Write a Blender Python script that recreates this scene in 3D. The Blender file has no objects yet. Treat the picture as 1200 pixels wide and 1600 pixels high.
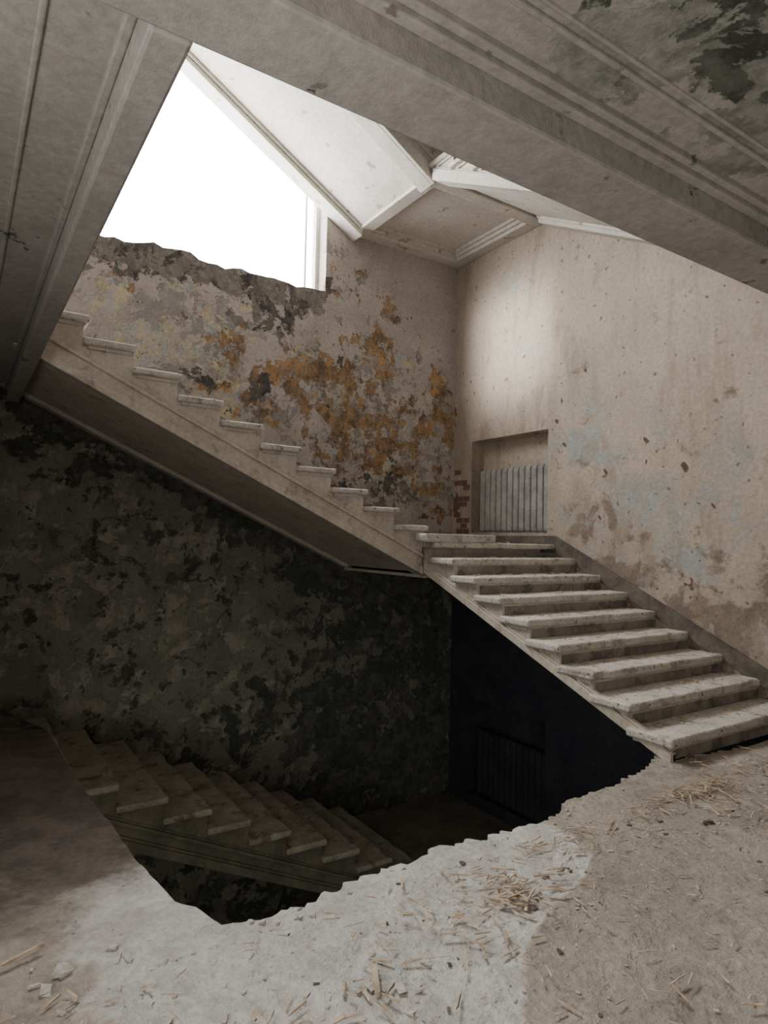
import bpy, bmesh, math, random
from mathutils import Vector, Matrix, noise
random.seed(7)
FZ=.16            # our floor level
S=3.47            # storey height
W1=1.782; W2=1.70 # flight widths
LZ=1.6            # half landing level

# ------------------------------------------------------------------ materials
def newmat(name):
    m=bpy.data.materials.new(name); m.use_nodes=True
    nt=m.node_tree; nt.nodes.clear()
    out=nt.nodes.new('ShaderNodeOutputMaterial'); b=nt.nodes.new('ShaderNodeBsdfPrincipled')
    nt.links.new(b.outputs[0],out.inputs[0]); b.inputs['Roughness'].default_value=.9
    b.inputs['Specular IOR Level'].default_value=.15
    return m,nt,b
def noise_node(nt,co,scale,detail=4,rough=.6,dist=0.,off=(0,0,0),stretch=None):
    n=nt.nodes.new('ShaderNodeTexNoise'); n.inputs['Scale'].default_value=scale
    n.inputs['Detail'].default_value=detail; n.inputs['Roughness'].default_value=rough
    n.inputs['Distortion'].default_value=dist
    mp=nt.nodes.new('ShaderNodeMapping'); mp.inputs['Location'].default_value=off
    if stretch: mp.inputs['Scale'].default_value=stretch
    nt.links.new(co,mp.inputs[0]); nt.links.new(mp.outputs[0],n.inputs['Vector'])
    return n.outputs['Fac']
def mth(nt,op,a,b=None,clamp=False):
    n=nt.nodes.new('ShaderNodeMath'); n.operation=op; n.use_clamp=clamp
    for i,v in enumerate((a,b)):
        if v is None: continue
        if isinstance(v,(int,float)): n.inputs[i].default_value=v
        else: nt.links.new(v,n.inputs[i])
    return n.outputs[0]
def sstep(nt,v,a,b):
    n=nt.nodes.new('ShaderNodeMapRange'); n.interpolation_type='SMOOTHSTEP'
    nt.links.new(v,n.inputs[0]); n.inputs[1].default_value=a; n.inputs[2].default_value=b
    return n.outputs[0]
def mix(nt,f,a,b,mode='MIX'):
    n=nt.nodes.new('ShaderNodeMix'); n.data_type='RGBA'; n.blend_type=mode
    for s,v in ((0,f),(6,a),(7,b)):
        if isinstance(v,(int,float)): n.inputs[s].default_value=v
        elif isinstance(v,tuple): n.inputs[s].default_value=(*v,1)
        else: nt.links.new(v,n.inputs[s])
    return n.outputs[2]
def weathered(name,c1,c2,layers=(),nscale=2.,bump=.3,bscale=25,specks=None,stains=None,rough=.9,lump=0.,streaks=None,relief=.35,bdist=.02):
    """layers: (channel, colA, colB, noise scale, amplitude, offset[, edge softness])"""
    m,nt,b=newmat(name); b.inputs['Roughness'].default_value=rough
    tc=nt.nodes.new('ShaderNodeNewGeometry'); co=tc.outputs['Position']
    base=noise_node(nt,co,nscale,6,.65)
    col=mix(nt,sstep(nt,base,.35,.65),c1,c2)
    h=noise_node(nt,co,bscale,5,.7); fine=h
    if stains:
        s=sstep(nt,noise_node(nt,co,stains[1],6,.7,.4,(3,8,1),stains[3] if len(stains)>3 else None),stains[2],stains[2]+.12)
        col=mix(nt,mth(nt,'MULTIPLY',s,.75),col,stains[0])
    if streaks:
        s=sstep(nt,noise_node(nt,co,streaks[1],5,.7,.2,(1,4,2),(1,1,.12)),streaks[2],streaks[2]+.15)
        col=mix(nt,mth(nt,'MULTIPLY',s,.35),col,streaks[0])
    if layers:
        at=nt.nodes.new('ShaderNodeAttribute'); at.attribute_name='mask'
        sep=nt.nodes.new('ShaderNodeSeparateColor'); nt.links.new(at.outputs['Color'],sep.inputs[0])
    for i,l in enumerate(layers):
        ch,ca,cb,sc,amp,off=l[:6]; soft=l[6] if len(l)>6 else .035
        mk=sep.outputs[ch]
        nz=noise_node(nt,co,sc,7,.66,.3,(off,off*1.7,off*.3))
        v=mth(nt,'ADD',mk,mth(nt,'MULTIPLY',mth(nt,'SUBTRACT',nz,.5),amp))
        f=sstep(nt,v,.5-soft,.5+soft)
        cc=mix(nt,sstep(nt,noise_node(nt,co,sc*2.3,4,.7,0,(off+5,2,9)),.38,.62),ca,cb)
        col=mix(nt,f,col,cc)
        h=mth(nt,'SUBTRACT',h,mth(nt,'MULTIPLY',f,relief))
    if specks:
        f=sstep(nt,noise_node(nt,co,specks[1],3,.5,0,(9,4,2)),specks[2],specks[2]+.04)
        col=mix(nt,mth(nt,'MULTIPLY',f,.8),col,specks[0])
    col=mix(nt,.35,col,mix(nt,sstep(nt,fine,.3,.7),(.35,.35,.35),(1,1,1)),'MULTIPLY')
    nt.links.new(col,b.inputs['Base Color'])
    if lump: h=mth(nt,'ADD',h,mth(nt,'MULTIPLY',noise_node(nt,co,7,4,.6,.5,(2,2,2)),lump))
    bp=nt.nodes.new('ShaderNodeBump'); bp.inputs['Strength'].default_value=bump; bp.inputs['Distance'].default_value=bdist
    nt.links.new(h,bp.inputs['Height']); nt.links.new(bp.outputs[0],b.inputs['Normal'])
    return m
M_wallA=weathered('plaster_peeling',(.51,.455,.42),(.42,.375,.35),
   [(2,(.29,.275,.27),(.37,.34,.325),3.2,1.8,61),(2,(.58,.49,.34),(.42,.44,.45),2.4,1.8,31),
    (0,(.50,.32,.17),(.34,.215,.12),2.4,2.2,11),(0,(.24,.22,.205),(.50,.46,.41),5.5,1.9,47),(0,(.42,.27,.15),(.20,.145,.10),3.6,2.0,17),
    (1,(.075,.072,.074),(.17,.155,.14),2.4,2.3,3),(1,(.19,.175,.16),(.28,.25,.22),4.4,1.9,83)],nscale=1.6,
   specks=((.08,.065,.055),14,.68),bump=.75,relief=.55,bdist=.03)
M_wallLow=weathered('mouldy_shaded_plaster',(.27,.26,.21),(.19,.187,.155),  # mould patches, plus shade under the flight painted into the colour
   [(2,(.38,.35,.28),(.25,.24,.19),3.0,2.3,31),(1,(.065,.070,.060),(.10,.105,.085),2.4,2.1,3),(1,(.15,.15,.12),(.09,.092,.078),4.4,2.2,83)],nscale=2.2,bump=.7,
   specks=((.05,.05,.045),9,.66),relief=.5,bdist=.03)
M_wallB=weathered('plaster_beige',(.46,.39,.315),(.39,.33,.265),
   [(2,(.345,.36,.35),(.325,.30,.26),2.,1.8,31,.15),(0,(.17,.11,.075),(.10,.07,.055),5.,1.2,11),(1,(.26,.21,.16),(.20,.16,.125),3.,2.3,3,.12)],nscale=.9,
   specks=((.14,.10,.075),13,.66),bump=.4,stains=((.29,.24,.19),1.5,.50,(1,1,.40)),streaks=((.25,.20,.155),4,.52))
M_wallBL=weathered('shaded_blue_paint',(.04,.044,.057),(.058,.061,.073),nscale=2.,bump=.4,stains=((.08,.076,.07),3,.56))  # lower storey's dimness put into the blue; also on its niche and radiator
M_white=weathered('old_white_paint',(.48,.45,.42),(.40,.375,.345),[(1,(.065,.07,.06),(.15,.155,.13),3.2,2.4,5),(2,(.35,.35,.31),(.235,.24,.21),4,2.0,8)],nscale=1.5,bump=.2,
   specks=((.16,.14,.12),9,.70))
M_soffit=weathered('cream_soffit',(.61,.575,.52),(.53,.50,.445),nscale=2.,bump=.15,specks=((.3,.26,.2),6,.66))
M_string=weathered('stair_string_plaster',(.68,.61,.51),(.57,.51,.425),nscale=3.,bump=.35,stains=((.32,.27,.21),5,.55),streaks=((.24,.20,.16),9,.55))
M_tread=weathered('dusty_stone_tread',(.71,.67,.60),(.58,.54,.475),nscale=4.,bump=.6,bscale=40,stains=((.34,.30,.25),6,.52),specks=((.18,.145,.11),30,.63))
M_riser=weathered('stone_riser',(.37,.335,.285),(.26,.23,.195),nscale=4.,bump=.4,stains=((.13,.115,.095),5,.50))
M_stepdark=weathered('shaded_stone',(.26,.24,.18),(.17,.158,.12),nscale=4.,bump=.4)  # darker copy of the stair stone, dimness of the storey below painted in
M_nosedark=weathered('shaded_tread',(.50,.46,.36),(.36,.33,.26),nscale=5.,bump=.5,stains=((.15,.135,.105),6,.53))  # darker copy of the tread stone, shaded by colour for the storey below
M_floor=weathered('concrete_floor',(.45,.40,.335),(.35,.31,.26),[(2,(.64,.62,.58),(.52,.50,.46),2.6,.7,4,.06),(1,(.15,.125,.105),(.10,.085,.072),2.5,1.1,9,.25)],nscale=3.,bump=.8,bscale=30,
   specks=((.20,.17,.14),38,.68),stains=((.28,.245,.20),4,.51),lump=1.8)
M_wood=weathered('splintered_wood',(.68,.57,.43),(.42,.32,.22),nscale=20,bump=.3,bscale=80)
M_chip=weathered('plaster_chip',(.62,.59,.54),(.42,.39,.345),nscale=20,bump=.3,bscale=60)
M_brick=weathered('old_brick',(.20,.10,.075),(.14,.10,.085),nscale=8,bump=.6)
M_rad=weathered('grey_blue_paint',(.34,.33,.31),(.26,.25,.24),nscale=6,bump=.2,stains=((.17,.13,.10),8,.6))
M_skirt=weathered('dark_skirting',(.17,.145,.12),(.10,.088,.075),nscale=5,bump=.4)

# ------------------------------------------------------------------ helpers
def mk(name,verts,faces,mat,parent=None,smooth=False,mask=None):
    me=bpy.data.meshes.new(name); me.from_pydata([tuple(v) for v in verts],[],faces); me.update()
    bm=bmesh.new(); bm.from_mesh(me); bmesh.ops.recalc_face_normals(bm,faces=bm.faces); bm.to_mesh(me); bm.free()
    if mask:
        a=me.color_attributes.new('mask','FLOAT_COLOR','POINT')
        for i,v in enumerate(me.vertices): a.data[i].color=(*mask(v.co),1)
    me.materials.append(mat)
    o=bpy.data.objects.new(name,me); bpy.context.collection.objects.link(o)
    if parent: o.parent=parent
    return o
def empty(name):
    e=bpy.data.objects.new(name,None); bpy.context.collection.objects.link(e); return e
class Geo:
    def __init__(s): s.v=[]; s.f=[]
    def box(s,a,b):
        (x0,y0,z0),(x1,y1,z1)=a,b; n=len(s.v)
        s.v+=[(x0,y0,z0),(x1,y0,z0),(x1,y1,z0),(x0,y1,z0),(x0,y0,z1),(x1,y0,z1),(x1,y1,z1),(x0,y1,z1)]
        s.f+=[[n+i for i in q] for q in ((0,3,2,1),(4,5,6,7),(0,1,5,4),(1,2,6,5),(2,3,7,6),(3,0,4,7))]
    def prism(s,prof,fn0,fn1):
        n=len(s.v);k=len(prof)
        s.v+=[fn0(*p) for p in prof]+[fn1(*p) for p in prof]
        s.f.append(list(range(n,n+k))); s.f.append(list(range(n+2*k-1,n+k-1,-1)))
        for i in range(k):
            j=(i+1)%k; s.f.append([n+i,n+j,n+k+j,n+k+i])
    def obj(s,name,mat,parent=None,**k): return mk(name,s.v,s.f,mat,parent,**k)
def gauss(p,q,r):
    return math.exp(-sum(((a-b)/c)**2 for a,b,c in zip(p,q,r)))
def bevel(o,w=.012,seg=2,angle=.6):
    m=o.modifiers.new('Bevel','BEVEL'); m.width=w; m.segments=seg; m.limit_method='ANGLE'; m.angle_limit=angle

def panel(G,axis,c,thick,u0,u1,z0,z1,step=.1,top=None):
    """z0/z1 may be functions of u (sloping borders)"""
    f0=z0 if callable(z0) else (lambda u:z0); f1=z1 if callable(z1) else (lambda u:z1)
    um=(u0+u1)/2
    nu=max(1,round((u1-u0)/step)); nz=max(1,round((f1(um)-f0(um))/step)); n=len(G.v)
    P=lambda u,z,d:(u,c+d,z) if axis=='x' else (c+d,u,z)
    for j in range(nz+1):
        for i in range(nu+1):
            u=u0+(u1-u0)*i/nu; z=f0(u)+(f1(u)-f0(u))*j/nz
            if j==nz and top: z+=top(u)
            G.v.append(P(u,z,0))
    for j in range(nz):
        for i in range(nu):
            a=n+j*(nu+1)+i; G.f.append([a,a+1,a+nu+2,a+nu+1])
    m=len(G.v)
    for j in (0,1):
        for i in range(nu+1):
            u=u0+(u1-u0)*i/nu; z=f0(u) if j==0 else f1(u)+(top(u) if top else 0)
            G.v.append(P(u,z,thick))
    for i in range(nu):
        G.f.append([m+i,m+nu+1+i,m+nu+2+i,m+1+i])
        G.f.append([n+nz*(nu+1)+i,n+nz*(nu+1)+i+1,m+nu+2+i,m+nu+1+i])
        G.f.append([n+i,m+i,m+i+1,n+i+1])
    for i in (0,nu):
        G.f.append([n+j*(nu+1)+i for j in range(nz+1)]+[m+nu+1+i,m+i])

# ------------------------------------------------------------------ wall_back (window wall)
och=[(-1.65,4.93,.26,.36),(-1.16,4.65,.2,.3),(-1.4,4.15,.4,.4),(-2.2,3.8,.4,.3),(-2.67,3.54,.3,.25),(-1.8,3.4,.7,.6),
     (-.64,3.0,.25,.6),(-.28,3.5,.2,.6),(-1.2,3.1,.5,.5),(-3.4,3.7,.3,.5),(-3.0,3.2,.3,.4),(-1.6,2.7,.7,.45),(-.1,3.1,.18,.9),(-.3,2.2,.3,.5),(-4.5,4.4,.3,.2),(-.8,2.5,.4,.4)]
pal=[(-4.1,3.85,.4,.55),(-3.5,3.9,.4,.4),(-2.3,3.5,.3,.3),(-4.55,4.2,.25,.25),(-3.2,3.1,.4,.5),(-1.2,2.5,.5,.4),(-.8,4.0,.4,.4)]
def maskA(p):
    x,z=p.x,p.z
    c=gauss((x,z),(-1.7,3.3),(2.1,1.4))
    r=.09+.19*c+max(gauss((x,z),(a,b),(c2,d)) for a,b,c2,d in och)*.28
    b=.32+max(gauss((x,z),(a,b2),(c2,d)) for a,b2,c2,d in pal)*.24
    g=.12
    if x<-2.1: g=max(g,.60*math.exp(-((z-4.60)/.36)**2))
    g=max(g,.46*gauss((x,z),(-1.4,2.2),(1.7,.5)))
    g=max(g,.36*gauss((x,z),(-3.6,3.3),(1.2,.5)))
    g=max(g,.40*gauss((x,z),(-3.0,4.2),(1.0,.6)))
    if x>-1.9 and z>3.6: b*=.6+.4*max(0,1-(z-3.6))
    return (r,g,b)
stairline=lambda u: (1.45-(u+1.75)*.46) if u<-1.75 else 1.45
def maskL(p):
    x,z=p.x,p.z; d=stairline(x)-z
    g=.28+.38*math.exp(-(d/.45)**2)+.22*max(0,min(1,(x+3.0)/1.5))+.10*max(0,min(1,(.2-z)/1.5))  # painted shade: darker close under the flight and towards the right
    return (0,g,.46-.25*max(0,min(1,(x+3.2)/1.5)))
G=Geo()
jag=lambda u: .05*noise.noise(Vector((u*3,1,0)))+.04*noise.noise(Vector((u*11,5,0)))+(.05 if -4.4<u<-3.75 else 0)
panel(G,'x',0,.35,-7.5,-2.12,stairline,4.70,top=jag)
panel(G,'x',0,.35,-2.12,0,stairline,9.3)
panel(G,'x',0,.35,-7.5,-2.12,7.3,9.3,step=.5)
panel(G,'x',0,.35,-7.5,-6.4,4.75,7.3,step=.5)
G.obj('wall_back',M_wallA,mask=maskA)
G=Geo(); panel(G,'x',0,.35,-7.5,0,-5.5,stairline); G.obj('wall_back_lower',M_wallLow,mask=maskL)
wf=empty('window_1')
G=Geo()
G.box((-2.17,.20,4.72),(-2.12,.30,7.3)); G.box((-6.4,.20,7.22),(-2.12,.30,7.3)); G.box((-6.4,.20,4.72),(-6.32,.30,7.3))
G.box((-2.30,.24,4.74),(-2.28,.27,7.22))
G.obj('frame',M_soffit,wf)

# ------------------------------------------------------------------ wall_right
spots=[(-2.3,3.6,.07),(-3.1,2.68,.06),(-3.08,2.45,.05),(-3.5,2.38,.08),(-3.55,1.25,.08),(-2.6,2.4,.05),(-1.9,3.05,.05),(-3.2,1.2,.06),(-2.0,2.75,.06),(-2.9,2.1,.05),(-2.5,1.9,.04),(-3.8,2.0,.05),(-2.3,3.2,.04),(-3.9,3.0,.05),(-1.95,3.3,.04)]
def maskB(p):
    y,z=p.y,p.z
    r=.05+.5*gauss((y,z),(0,3.4),(.14,.8))+.48*gauss((y,z),(-.1,2.1),(.2,.4))
    r=max(r,max(gauss((y,z),(a,b),(c,c)) for a,b,c in spots)*.85)
    b=.26+.40*gauss((y,z),(-2.1,2.7),(.45,.3))+.24*gauss((y,z),(-3.2,2.0),(.9,.9))
    g=.14+.40*max(0,min(1,(2.8+(y+2)*.3-z)/1.3))*max(0,min(1,(-y-1.6)/.8))
    return (r,g,b)
G=Geo(); GL=Geo()
NY0,NY1,NZ0,NZ1=-1.76,-.38,1.72,2.98
sl2=lambda u: 1.3 if u>-1.95 else max(-.1,1.3+(u+1.95)*.482)
def wb(g,y0,y1,z0,z1,step=.07): panel(g,'y',0,.35,y0,y1,z0,z1,step)
wb(G,-10.5,-4.85,0,9.3,.2); wb(G,-4.85,-1.95,sl2,9.3); wb(G,-1.95,NY0,1.3,9.3); wb(G,NY1,0.35,1.3,9.3)
wb(G,NY0,NY1,NZ1,9.3); wb(G,NY0,NY1,1.3,NZ0)
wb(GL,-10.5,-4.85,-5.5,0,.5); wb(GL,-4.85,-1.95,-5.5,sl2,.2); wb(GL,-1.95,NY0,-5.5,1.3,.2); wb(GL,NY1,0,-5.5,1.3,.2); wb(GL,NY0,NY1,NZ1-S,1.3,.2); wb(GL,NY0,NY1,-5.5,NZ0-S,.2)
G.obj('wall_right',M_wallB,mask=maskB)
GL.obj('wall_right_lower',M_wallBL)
for i,dz in enumerate((0,-S)):
    e=empty('radiator_niche')
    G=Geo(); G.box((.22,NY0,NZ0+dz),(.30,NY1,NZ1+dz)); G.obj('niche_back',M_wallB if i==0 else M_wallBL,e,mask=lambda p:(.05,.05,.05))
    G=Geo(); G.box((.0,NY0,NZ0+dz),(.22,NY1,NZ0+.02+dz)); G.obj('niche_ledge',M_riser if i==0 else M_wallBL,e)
    r=empty('cast_iron_radiator'); G=Geo(); n=12; y0=NY0+.03; y1=NY1-.10
    for k in range(n):
        y=y0+(y1-y0)*(k+.5)/n; w=(y1-y0)/n*.44
        prof=[(.06,.03),(.085,.0),(.165,.0),(.19,.03),(.19,.80),(.165,.84),(.085,.84),(.06,.80)]
        G.prism(prof,lambda a,b,y=y,w=w:(a,y-w,NZ0+.02+b+dz),lambda a,b,y=y,w=w:(a,y+w,NZ0+.02+b+dz))
    G.box((.10,y0,NZ0+.10+dz),(.15,y1,NZ0+.16+dz)); G.box((.10,y0,NZ0+.72+dz),(.15,y1,NZ0+.78+dz))
    o=G.obj('sections',M_rad if i==0 else M_wallBL,r); bevel(o,.02,3)
e=empty('exposed_brickwork'); G=Geo()
for j in range(12):
    for i in range(2):
        if random.random()<.25: continue
        y=-.345+i*.14+(.05 if j%2 else 0)
        if y+.12>-.03: continue
        z=1.72+j*.075; d=random.uniform(.002,.012)
        G.box((-d,y,z),(.0,y+.125,z+.066))
G.obj('bricks',M_brick,e)

# ------------------------------------------------------------------ other walls / roof
G=Geo(); G.box((-7.8,-10.5,-5.5),(-7.5,.35,9.3))
G.obj('wall_left',M_white,mask=lambda p:(0,.05,.05))
G=Geo(); G.box((-7.8,-10.8,-5.5),(.35,-10.5,9.3)); G.obj('wall_front',M_white,mask=lambda p:(0,.05,.05))
G=Geo(); G.box((-7.8,-10.8,9.3),(.35,.35,9.5)); G.obj('roof_ceiling',M_soffit)
G=Geo(); G.box((-7.8,-10.8,-5.7),(.35,.35,-5.5)); G.obj('floor_basement',M_stepdark)

# ------------------------------------------------------------------ floor (broken edge)
pts=[(0,-10.5),(0,-4.60),(-1.05,-4.60),(-1.45,-4.52),(-1.62,-4.36),(-1.80,-4.43),(-2.1,-4.52),(-2.5,-4.60),(-2.85,-4.62),(-3.15,-4.70),(-3.25,-4.76),(-3.5,-4.70),(-3.87,-4.70),
     (-4.2,-4.73),(-4.45,-4.72),(-4.62,-4.80),(-4.85,-4.78),(-4.97,-4.74),(-5.02,-4.58),(-5.08,-4.50),(-5.13,-4.11),(-5.16,-3.6),(-5.2,-3.1),(-5.25,-1.74),(-5.8,-1.74),(-5.8,0),(-7.5,0),(-7.5,-10.5)]
fine=[]
for i,(a,b) in enumerate(zip(pts,pts[1:]+pts[:1])):
    L=math.dist(a,b); rough= 2<=i<=21
    n=max(1,int(L/.02)) if rough else 1
    for k in range(n):
        t=k/n; x=a[0]+(b[0]-a[0])*t; y=a[1]+(b[1]-a[1])*t
        if rough and (k or i>2):
            amp=.05 if i<17 else .012
            x+=amp*.6*noise.noise(Vector((x*9,y*9,3)));y+=amp*noise.noise(Vector((x*7,y*7,8)))+amp*.8*noise.noise(Vector((x*25,y*25,1)))
        fine.append((x,y))
bm=bmesh.new()
f=bm.faces.new([bm.verts.new((x,y,FZ)) for x,y in fine])
if f.normal.z<0: f.normal_flip()
bmesh.ops.triangulate(bm,faces=bm.faces[:])
def cut(axis,v):
    n=(1,0,0) if axis==0 else (0,1,0); c=(v,0,0) if axis==0 else (0,v,0)
    bmesh.ops.bisect_plane(bm,geom=bm.verts[:]+bm.edges[:]+bm.faces[:],plane_co=c,plane_no=n)
for i in range(74): cut(0,-7.4+i*.10)
for i in range(70): cut(1,-7.0+i*.10)
ret=bmesh.ops.extrude_face_region(bm,geom=bm.faces[:])
for v in [g for g in ret['geom'] if isinstance(g,bmesh.types.BMVert)]: v.co.z-=.30
bmesh.ops.recalc_face_normals(bm,faces=bm.faces)
me=bpy.data.meshes.new('floor')
for v in bm.verts:
    if v.co.z>FZ-.1: v.co.z+=.012*noise.noise(Vector((v.co.x*2.5,v.co.y*2.5,0)))+.006*noise.noise(Vector((v.co.x*9,v.co.y*9,4)))
bm.to_mesh(me); bm.free()
a=me.color_attributes.new('mask','FLOAT_COLOR','POINT')
def maskF(p):
    x,y=p.x,p.y
    bx=-3.25 if y>-5.1 else (-3.25+(y+5.1)*2.4 if y>-5.45 else -4.09+(y+5.45)*1.2)
    s=(bx-x)/.5+.5
    s2=(x+5.50)/1.0+.5
    s3=1 if y<-4.3 else max(0,1+(y+4.3)*-2)
    b=max(0,min(1,min(s,s2)))*s3
    if x>-3.3: b=max(b,.45*math.exp(-((y+4.75)/.15)**2))
    g=max(0,min(1,(-5.0-x)/.15))*max(0,min(.95,.12+(y+4.75)*.75))
    return (0,g,b)
for i,v in enumerate(me.vertices): a.data[i].color=(*maskF(v.co),1)
me.materials.append(M_floor)
o=bpy.data.objects.new('floor',me); bpy.context.collection.objects.link(o)

# ------------------------------------------------------------------ stairs
def flight(name,O,up,wd,n,t,r,width,z0,d0,d1,mt,mr,ms,z_cut=None,tail=.0,jit=.004,rib=.15,rec=.03,worn=1.,th=.055):
    e=empty(name); up=Vector(up); wd=Vector(wd); O=Vector((*O,0))
    def P(s,w,z): return tuple(O+up*s+wd*w+Vector((0,0,z)))
    sl=r/t; s0=.03; e0=n*t+tail
    zb=lambda s: z0+s*sl-(d0+(d1-d0)*s/e0)
    slb=sl-(d1-d0)/e0
    prof=[]
    for k in range(n):
        prof.append((k*t+.03,z0+(k-1)*r-(th if k else 0))); prof.append((k*t+.03,z0+k*r-th))
    prof.append((e0,z0+(n-1)*r-th))
    bot=[(e0,zb(e0)),(s0,zb(s0))]; st=s0
    if z_cut is not None and zb(s0)<z_cut:
        sc=(z_cut+d0-z0)/slb; bot=[(e0,zb(e0)),(sc,z_cut),(s0,z_cut)]; st=sc
    if prof[0][1]<bot[-1][1]: prof[0]=(prof[0][0],bot[-1][1]+.005)
    G=Geo(); G.prism(prof+bot,lambda s,z:P(s,.045,z),lambda s,z:P(s,width,z)); G.obj('steps_body',mr,e)
    G=Geo(); G.prism(prof+bot,lambda s,z:P(s,.02,z),lambda s,z:P(s,.05,z)); G.obj('string_facing',ms,e)
    def strip(w0,w1,da,db,g):
        g.prism([(st,zb(st)+da),(e0,zb(e0)+da),(e0,zb(e0)+db),(st,zb(st)+db)],lambda s,z:P(s,w0,z),lambda s,z:P(s,w1,z))
    G=Geo(); strip(-.012,.05,-rec,.05,G); strip(.0,.05,.05,.075,G)
    if d1>.45: strip(-.010,.05,.150,.185,G); strip(.006,.05,.185,.205,G)
    strip(.02,rib+.02,-rec,.02,G); strip(rib+.02,rib+.05,-rec*.4,.02,G); strip(width-rib,width,-rec,.02,G); strip(width-rib-.03,width-rib,-rec*.4,.02,G)
    bevel(G.obj('string_moulding',ms,e),.008)
    for k in range(n):
        zt=z0+k*r+random.uniform(-jit,jit); a=k*t+random.uniform(-.01,.01); b=k*t+t+.035; w0=-.035+random.uniform(-.015,.012)
        nw=36; bm=bmesh.new(); sd=random.uniform(0,50)
        ss=[a,a+.03,a+.12,b]; ws=[w0+(width-w0)*i/nw for i in range(nw+1)]
        def chip(w,i):
            if i>1: return 0
            c=.006*noise.noise(Vector((w*9+sd,1,2)))+.055*max(0,noise.noise(Vector((w*4.3+sd,5,sd)))-.2)
            return c*worn*(1 if i==0 else .7)
        tl=random.uniform(-.006,.006)
        vt=[[bm.verts.new(P(s+chip(w,i),w+(.03*max(0,noise.noise(Vector((s*8+sd,3,3)))-.1)*worn if wi==0 else 0),zt+tl*(w/width-.5)-(.04*max(0,noise.noise(Vector((w*4.3+sd,5,sd)))-.2)*worn if i==0 else 0)+.004*noise.noise(Vector((s*5,w*5,k))))) for i,s in enumerate(ss)] for wi,w in enumerate(ws)]
        for i in range(nw):
            for j in range(3): bm.faces.new([vt[i][j],vt[i][j+1],vt[i+1][j+1],vt[i+1][j]])
        ret=bmesh.ops.extrude_face_region(bm,geom=bm.faces[:])
        for v in [g for g in ret['geom'] if isinstance(g,bmesh.types.BMVert)]: v.co.z=zt-th
        bmesh.ops.recalc_face_normals(bm,faces=bm.faces)
        me=bpy.data.meshes.new('tread'); bm.to_mesh(me); bm.free(); me.materials.append(mt)
        o=bpy.data.objects.new('tread_%d'%(k+1),me); bpy.context.collection.objects.link(o); o.parent=e
        bevel(o,.018,3,.9)
        G=Geo(); G.prism([(a+.022,zt-th),(k*t+.035,zt-th),(k*t+.035,zt-th-.03)],lambda s,z:P(s,0,z),lambda s,z:P(s,width,z))
        G.prism([(k*t+.03,zt-th),(k*t+t,zt-th),(k*t+t,zt-th-.025),(k*t+.03,zt-th-.025)],lambda s,z:P(s,.0,z),lambda s,z:P(s,.03,z))
        G.obj('cove_%d'%(k+1),ms,e)
    return e
T1=.332;T2=.3688;R1=.16;R2=.1698
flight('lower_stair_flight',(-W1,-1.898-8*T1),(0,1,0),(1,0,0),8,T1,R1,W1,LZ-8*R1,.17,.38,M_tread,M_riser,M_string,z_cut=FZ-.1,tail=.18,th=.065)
flight('upper_stair_flight',(-1.753,-W2),(-1,0,0),(0,1,0),11,T2,R2,W2,LZ+R2,.50,.50,M_tread,M_string,M_string)
def landing(name,x0,y0,ys,z,th,mt,ms,a=.14,rec=.07):
    e=empty(name)
    G=Geo(); G.box((x0-.0,y0-.0,z-.06),(0,0,z)); bevel(G.obj('paving',mt,e),.02,3)
    G=Geo(); G.box((x0+.03,ys+.02,z-th+rec),(0,0,z-.055)); G.obj('slab',ms,e)
    G=Geo(); X0=x0+.02;Y0=ys+.01;Z0=z-th;Z1=z-th+rec+.01
    for w,d in ((a,0),(a+.04,rec*.35),(a+.08,rec*.7)):
        G.box((X0,Y0,Z0+d),(0,Y0+w,Z1)); G.box((X0,-w,Z0+d),(0,0,Z1)); G.box((X0,Y0+w,Z0+d),(X0+w,-w,Z1)); G.box((-w,Y0+w,Z0+d),(0,-w,Z1))
    bevel(G.obj('soffit_frame',ms,e),.01)
    return e
landing('stair_landing',-W1,-1.898,-W2,LZ,.38,M_tread,M_string)
# storey below
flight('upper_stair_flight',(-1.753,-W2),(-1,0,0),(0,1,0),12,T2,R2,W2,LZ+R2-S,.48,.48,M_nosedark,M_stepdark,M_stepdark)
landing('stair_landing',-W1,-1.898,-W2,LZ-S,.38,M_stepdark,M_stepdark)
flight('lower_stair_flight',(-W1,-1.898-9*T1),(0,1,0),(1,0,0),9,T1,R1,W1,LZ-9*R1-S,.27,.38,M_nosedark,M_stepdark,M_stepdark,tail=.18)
# storey above (seen from beneath)
ZC=5.525
landing('stair_landing',-W1,-W2,-W2,ZC+.38,.38,M_soffit,M_soffit,a=.17,rec=.12)
tu,ru=.30,.174
flight('upper_stair_flight',(-1.70,-W2),(-1,0,0),(0,1,0),12,tu,ru,W2,ZC+.48,.48,.48,M_tread,M_soffit,M_soffit,rib=.22,rec=.10)
tu,ru=.345,.183
flight('lower_stair_flight',(-W1,-5.54),(0,1,0),(1,0,0),11,tu,ru,W1,ZC-11*ru+.30,.30,.30,M_tread,M_soffit,M_soffit,z_cut=3.45,rib=.2,rec=.08)

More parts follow.
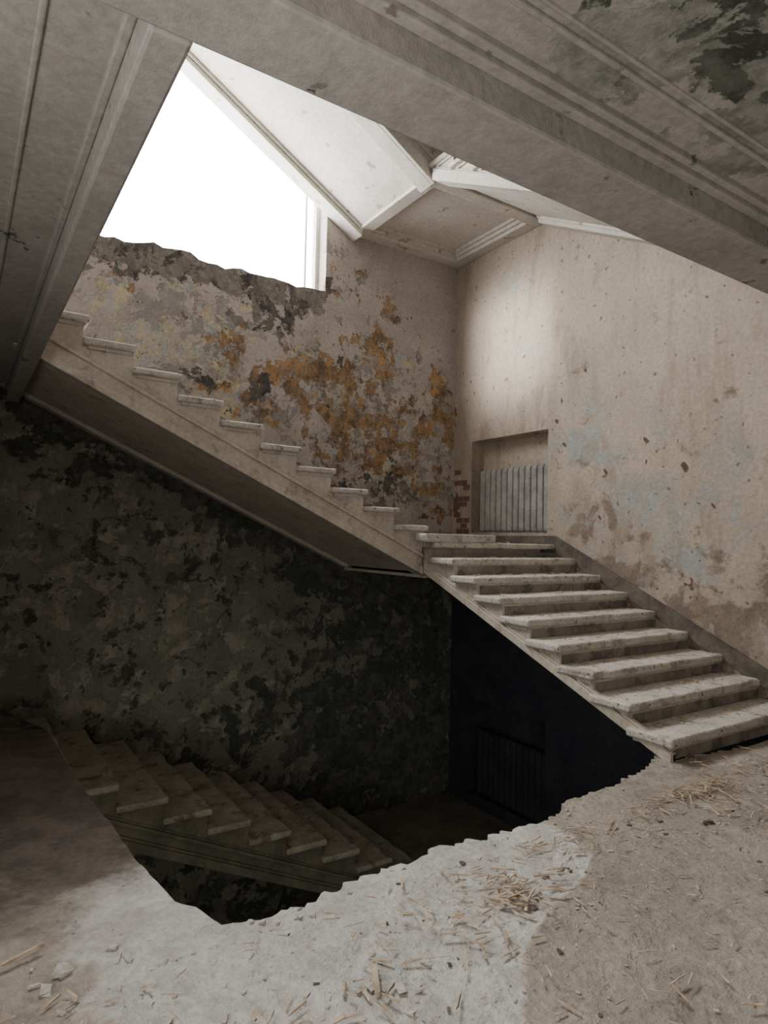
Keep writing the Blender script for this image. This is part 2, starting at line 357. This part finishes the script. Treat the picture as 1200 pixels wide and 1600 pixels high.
# ------------------------------------------------------------------ ceiling, beams, mouldings
ZB=2.86; ZCEIL=3.0
BX=-5.41; BY=-5.54
def gridslab(G,x0,x1,y0,y1,z,step=.12):
    nx=max(1,round((x1-x0)/step)); ny=max(1,round((y1-y0)/step)); n=len(G.v)
    for j in range(ny+1):
        for i in range(nx+1): G.v.append((x0+(x1-x0)*i/nx,y0+(y1-y0)*j/ny,z))
    for j in range(ny):
        for i in range(nx): a=n+j*(nx+1)+i; G.f.append([a,a+nx+1,a+nx+2,a+1])
def maskC(p):
    x,y=p.x,p.y
    g=.06+1.0*max(gauss((x,y),(-3.95,-6.32),(.65,.26)),.9*gauss((x,y),(-3.3,-6.27),(.45,.20)),.8*gauss((x,y),(-4.5,-6.7),(.5,.4)))
    return (0,g,.26+.35*gauss((x,y),(-3.7,-6.2),(1.2,.5)))
flat=lambda p:(0,.10,.18)
G=Geo(); gridslab(G,-7.5,0,-10.5,-5.7,ZCEIL,.08); G.obj('ceiling',M_white,mask=maskC)
G=Geo(); G.box((-7.5,-10.5,ZCEIL+.01),(0,-5.6,3.63)); G.box((-7.5,-5.6,ZCEIL),(BX-.08,0,3.63)); G.obj('upper_floor_slab',M_white,mask=flat)
G=Geo(); G.box((-7.5,-5.79,ZB),(0,BY,3.62)); bevel(G.obj('ceiling_beam',M_white,mask=flat),.012)
G=Geo(); G.box((BX-.11,BY,ZB),(BX,0,3.62)); bevel(G.obj('ceiling_beam',M_white,mask=flat),.012)
G=Geo()
for y0,y1,d in ((-5.83,-5.79,.045),(-5.86,-5.83,.025),(-6.00,-5.98,.014),(-6.035,-6.02,.008)):
    G.box((-7.5,y0,ZCEIL-d),(0,y1,ZCEIL+.005))
bevel(G.obj('trim_1',M_white,mask=flat),.006)
G=Geo()
for x0,x1,d in ((BX-.14,BX-.11,.03),(BX-.33,BX-.31,.008)):
    G.box((x0,BY-0,ZCEIL-d),(x1,0,ZCEIL+.005))
bevel(G.obj('trim_2',M_white,mask=flat),.006)

# sloping skirting along right wall stair
y0=-1.898-8*T1-.25
G=Geo()
G.prism([(y0,FZ),(-1.9,LZ-.1),(0,LZ-.1),(0,LZ+.09),(-1.9,LZ+.10),(y0,FZ+.16)],lambda y,z:(-.03,y,z),lambda y,z:(0.0,y,z))
bevel(G.obj('baseboard_right',M_skirt),.008)
G=Geo(); G.box((-.025,-10.5,FZ),(0.0,y0,FZ+.16)); G.obj('baseboard_front_hall',M_skirt)
G=Geo(); G.box((-1.6,-.03,LZ),(-.03,.0,LZ+.12)); G.obj('baseboard_back',M_skirt)

# ------------------------------------------------------------------ loose stone and debris
def chunk(G,c,size,rot,tilt=0,jit=.1):
    M=Matrix.Translation(c)@Matrix.Rotation(rot,4,'Z')@Matrix.Rotation(tilt,4,'Y')
    n=len(G.v); sx,sy,sz=[s/2 for s in size]
    for z in (-1,1):
        for x,y in ((-1,-1),(1,-1),(1,1),(-1,1)):
            G.v.append(tuple(M@Vector((x*sx*(1-random.random()*jit),y*sy*(1-random.random()*jit*2),z*sz*(1-random.random()*jit)))))
    G.f+=[[n+i for i in q] for q in ((0,3,2,1),(4,5,6,7),(0,1,5,4),(1,2,6,5),(2,3,7,6),(3,0,4,7))]
e=empty('loose_stone_tread'); G=Geo(); chunk(G,(-1.42,-1.80,LZ+.045),(.98,.20,.085),.02,0,.04); bevel(G.obj('stone',M_tread,e),.015)
def splinters(cx,cy,rx,ry,n,lmin,lmax,z=FZ,pile=.03,wide=.013):
    for _ in range(n):
        x=min(random.gauss(cx,rx),-.15);y=random.gauss(cy,ry)
        if y>-4.88 and z==FZ and x<-1.9: y=-4.88-random.random()*.1
        if z!=FZ: x=max(x,-1.62)
        l=random.uniform(lmin,lmax); w=random.uniform(.003,wide)
        chunk(G,(x,y,z+.012+random.random()*pile),(l,w,min(w*.6,.007)),random.uniform(0,3.14),random.uniform(-.12,.12),.5)
e=empty('wood_debris'); G=Geo()
splinters(-2.15,-4.83,.22,.12,150,.03,.20,wide=.01)
splinters(-1.9,-5.05,.6,.25,110,.03,.15,wide=.012)
splinters(-3.90,-5.18,.07,.07,55,.04,.13,wide=.026)
splinters(-3.90,-5.20,.22,.15,60,.03,.13,wide=.014)
splinters(-3.16,-4.98,.26,.08,50,.04,.16)
splinters(-4.3,-5.25,.22,.14,40,.03,.14,wide=.018)
splinters(-4.9,-5.36,.22,.12,44,.02,.10,pile=.01,wide=.02)
splinters(-3.66,-5.9,.35,.25,36,.03,.12,pile=.01)
splinters(-5.5,-4.95,.2,.25,24,.02,.10,pile=.005)
splinters(-3.4,-5.3,1.1,.5,240,.012,.08,pile=.005,wide=.008)
splinters(-1.2,-5.0,.4,.15,50,.04,.18)
chunk(G,(-4.66,-5.33,FZ+.02),(.16,.022,.018),1.1,0,.2)
chunk(G,(-5.62,-4.60,FZ+.02),(.16,.02,.014),.4,0,.3)
G.obj('splinters',M_wood,e)
e=empty('stair_debris'); G=Geo()
for k in range(9):
    z=LZ-8*R1+k*R1; y=-1.898-8*T1+k*T1+.18
    if k==8: y+=.2
    splinters(-.9,y,.45,.05,24,.02,.11,z=z,pile=.004)
G.obj('splinters',M_wood,e)
def rub(cx,cy,rx,ry,n,a,b,z=FZ):
    for _ in range(n):
        x=min(random.gauss(cx,rx),-.15);y=random.gauss(cy,ry)
        if y>-4.86 and z==FZ and -5.3<x<-1.8: y=-4.86
        if z!=FZ and cx==-.9: x=max(x,-1.68)
        s=random.uniform(a,b); chunk(G,(x,y,z+s*.08),(s,s*random.uniform(.5,.9),s*.25),random.uniform(0,3),random.uniform(-.1,.1),.45)
G=Geo()
for k in range(9): rub(-.9,-1.898-8*T1+k*T1+.2,.5,.05,20,.008,.035,z=LZ-8*R1+k*R1)
rub(-.9,-1.0,.3,.25,40,.02,.06,z=LZ)
for k in range(10): rub(-1.753-k*T2-.2,-1.1,.05,.22,6,.01,.04,z=LZ+R2*(k+1))
G.obj('fragments',M_chip,e)
e=empty('plaster_rubble'); G=Geo()
rub(-3.9,-5.2,1.1,.35,480,.004,.02); rub(-5.45,-4.75,.12,.08,7,.03,.07); rub(-4.85,-5.4,.25,.1,28,.015,.05); rub(-2.5,-5.1,.6,.2,130,.006,.03)
rub(-5.5,-5.05,.15,.1,14,.02,.06)
for x,y in fine:
    if -5.0<x<-1.62 and y>-5 and random.random()<.22*(1+noise.noise(Vector((x*3,y,0)))*2):
        s=random.uniform(.01,.038); chunk(G,(x,y-random.uniform(0.02,.08),FZ+.002),(s,s*.8,s*.45),random.uniform(0,3),random.uniform(-.4,.4),.6)
G.obj('fragments',M_chip,e)
e=empty('dark_stones'); G=Geo(); rub(-2.9,-5.3,.7,.3,40,.012,.04); rub(-2.51,-5.19,.01,.01,1,.08,.09); rub(-4.3,-5.3,.4,.2,14,.01,.025); G.obj('fragments',M_skirt,e)
e=empty('sill_rubble'); G=Geo(); rub(-3.9,.15,.25,.06,12,.04,.14,z=4.72); G.obj('fragments',M_skirt,e)

# ------------------------------------------------------------------ light
w=bpy.data.worlds.new('overcast_sky'); bpy.context.scene.world=w; w.use_nodes=True
bg=w.node_tree.nodes['Background']; bg.inputs[0].default_value=(1,.985,.975,1); bg.inputs[1].default_value=27.
def area(name,loc,direction,sx,sy,power,col=(1,1,1),portal=False,spread=180):
    l=bpy.data.lights.new(name,'AREA'); l.shape='RECTANGLE'; l.size=sx; l.size_y=sy; l.energy=power; l.color=col
    l.spread=math.radians(spread)
    if portal: l.cycles.is_portal=True
    o=bpy.data.objects.new(name,l); bpy.context.collection.objects.link(o); o.location=loc
    o.rotation_euler=Vector(direction).to_track_quat('-Z','Y').to_euler(); return o
area('sky_portal',(-4.26,.34,6.0),(0,-1,0),4.3,2.6,1,portal=True)
area('gallery_window_light',(-7.45,-1.15,4.75),(1,0,-.09),1.1,1.4,14,(1,.98,.98),spread=9)
area('hall_fill_light',(-7.4,-6.7,1.5),(1,.0,0),1.6,1.4,88,(1,.965,.93))  # added fill for the near floor and beams, no window modelled here
area('lower_fill_light',(-6.3,-9.5,-1.4),(.0,1,.1),1.6,2.2,64,(1,.995,.92))  # added unseen fill that lifts the lower wall and flight, no door here

# ------------------------------------------------------------------ camera
th,ph,ro=.9904,.042,.0211
F=Vector((math.cos(th)*math.cos(ph),math.sin(th)*math.cos(ph),math.sin(ph)))
R=Vector((math.sin(th),-math.cos(th),0)); U=R.cross(F)
R2v=R*math.cos(ro)+U*math.sin(ro); U2=U*math.cos(ro)-R*math.sin(ro)
cd=bpy.data.cameras.new('camera'); cam=bpy.data.objects.new('camera',cd); bpy.context.collection.objects.link(cam)
M=Matrix((R2v,U2,-F)).transposed().to_4x4(); M.translation=Vector((-5.864,-7.157,1.617)); cam.matrix_world=M
cd.sensor_fit='VERTICAL'; cd.sensor_height=24; cd.lens=1016.2/1600*24; cd.clip_start=.05
bpy.context.scene.camera=cam
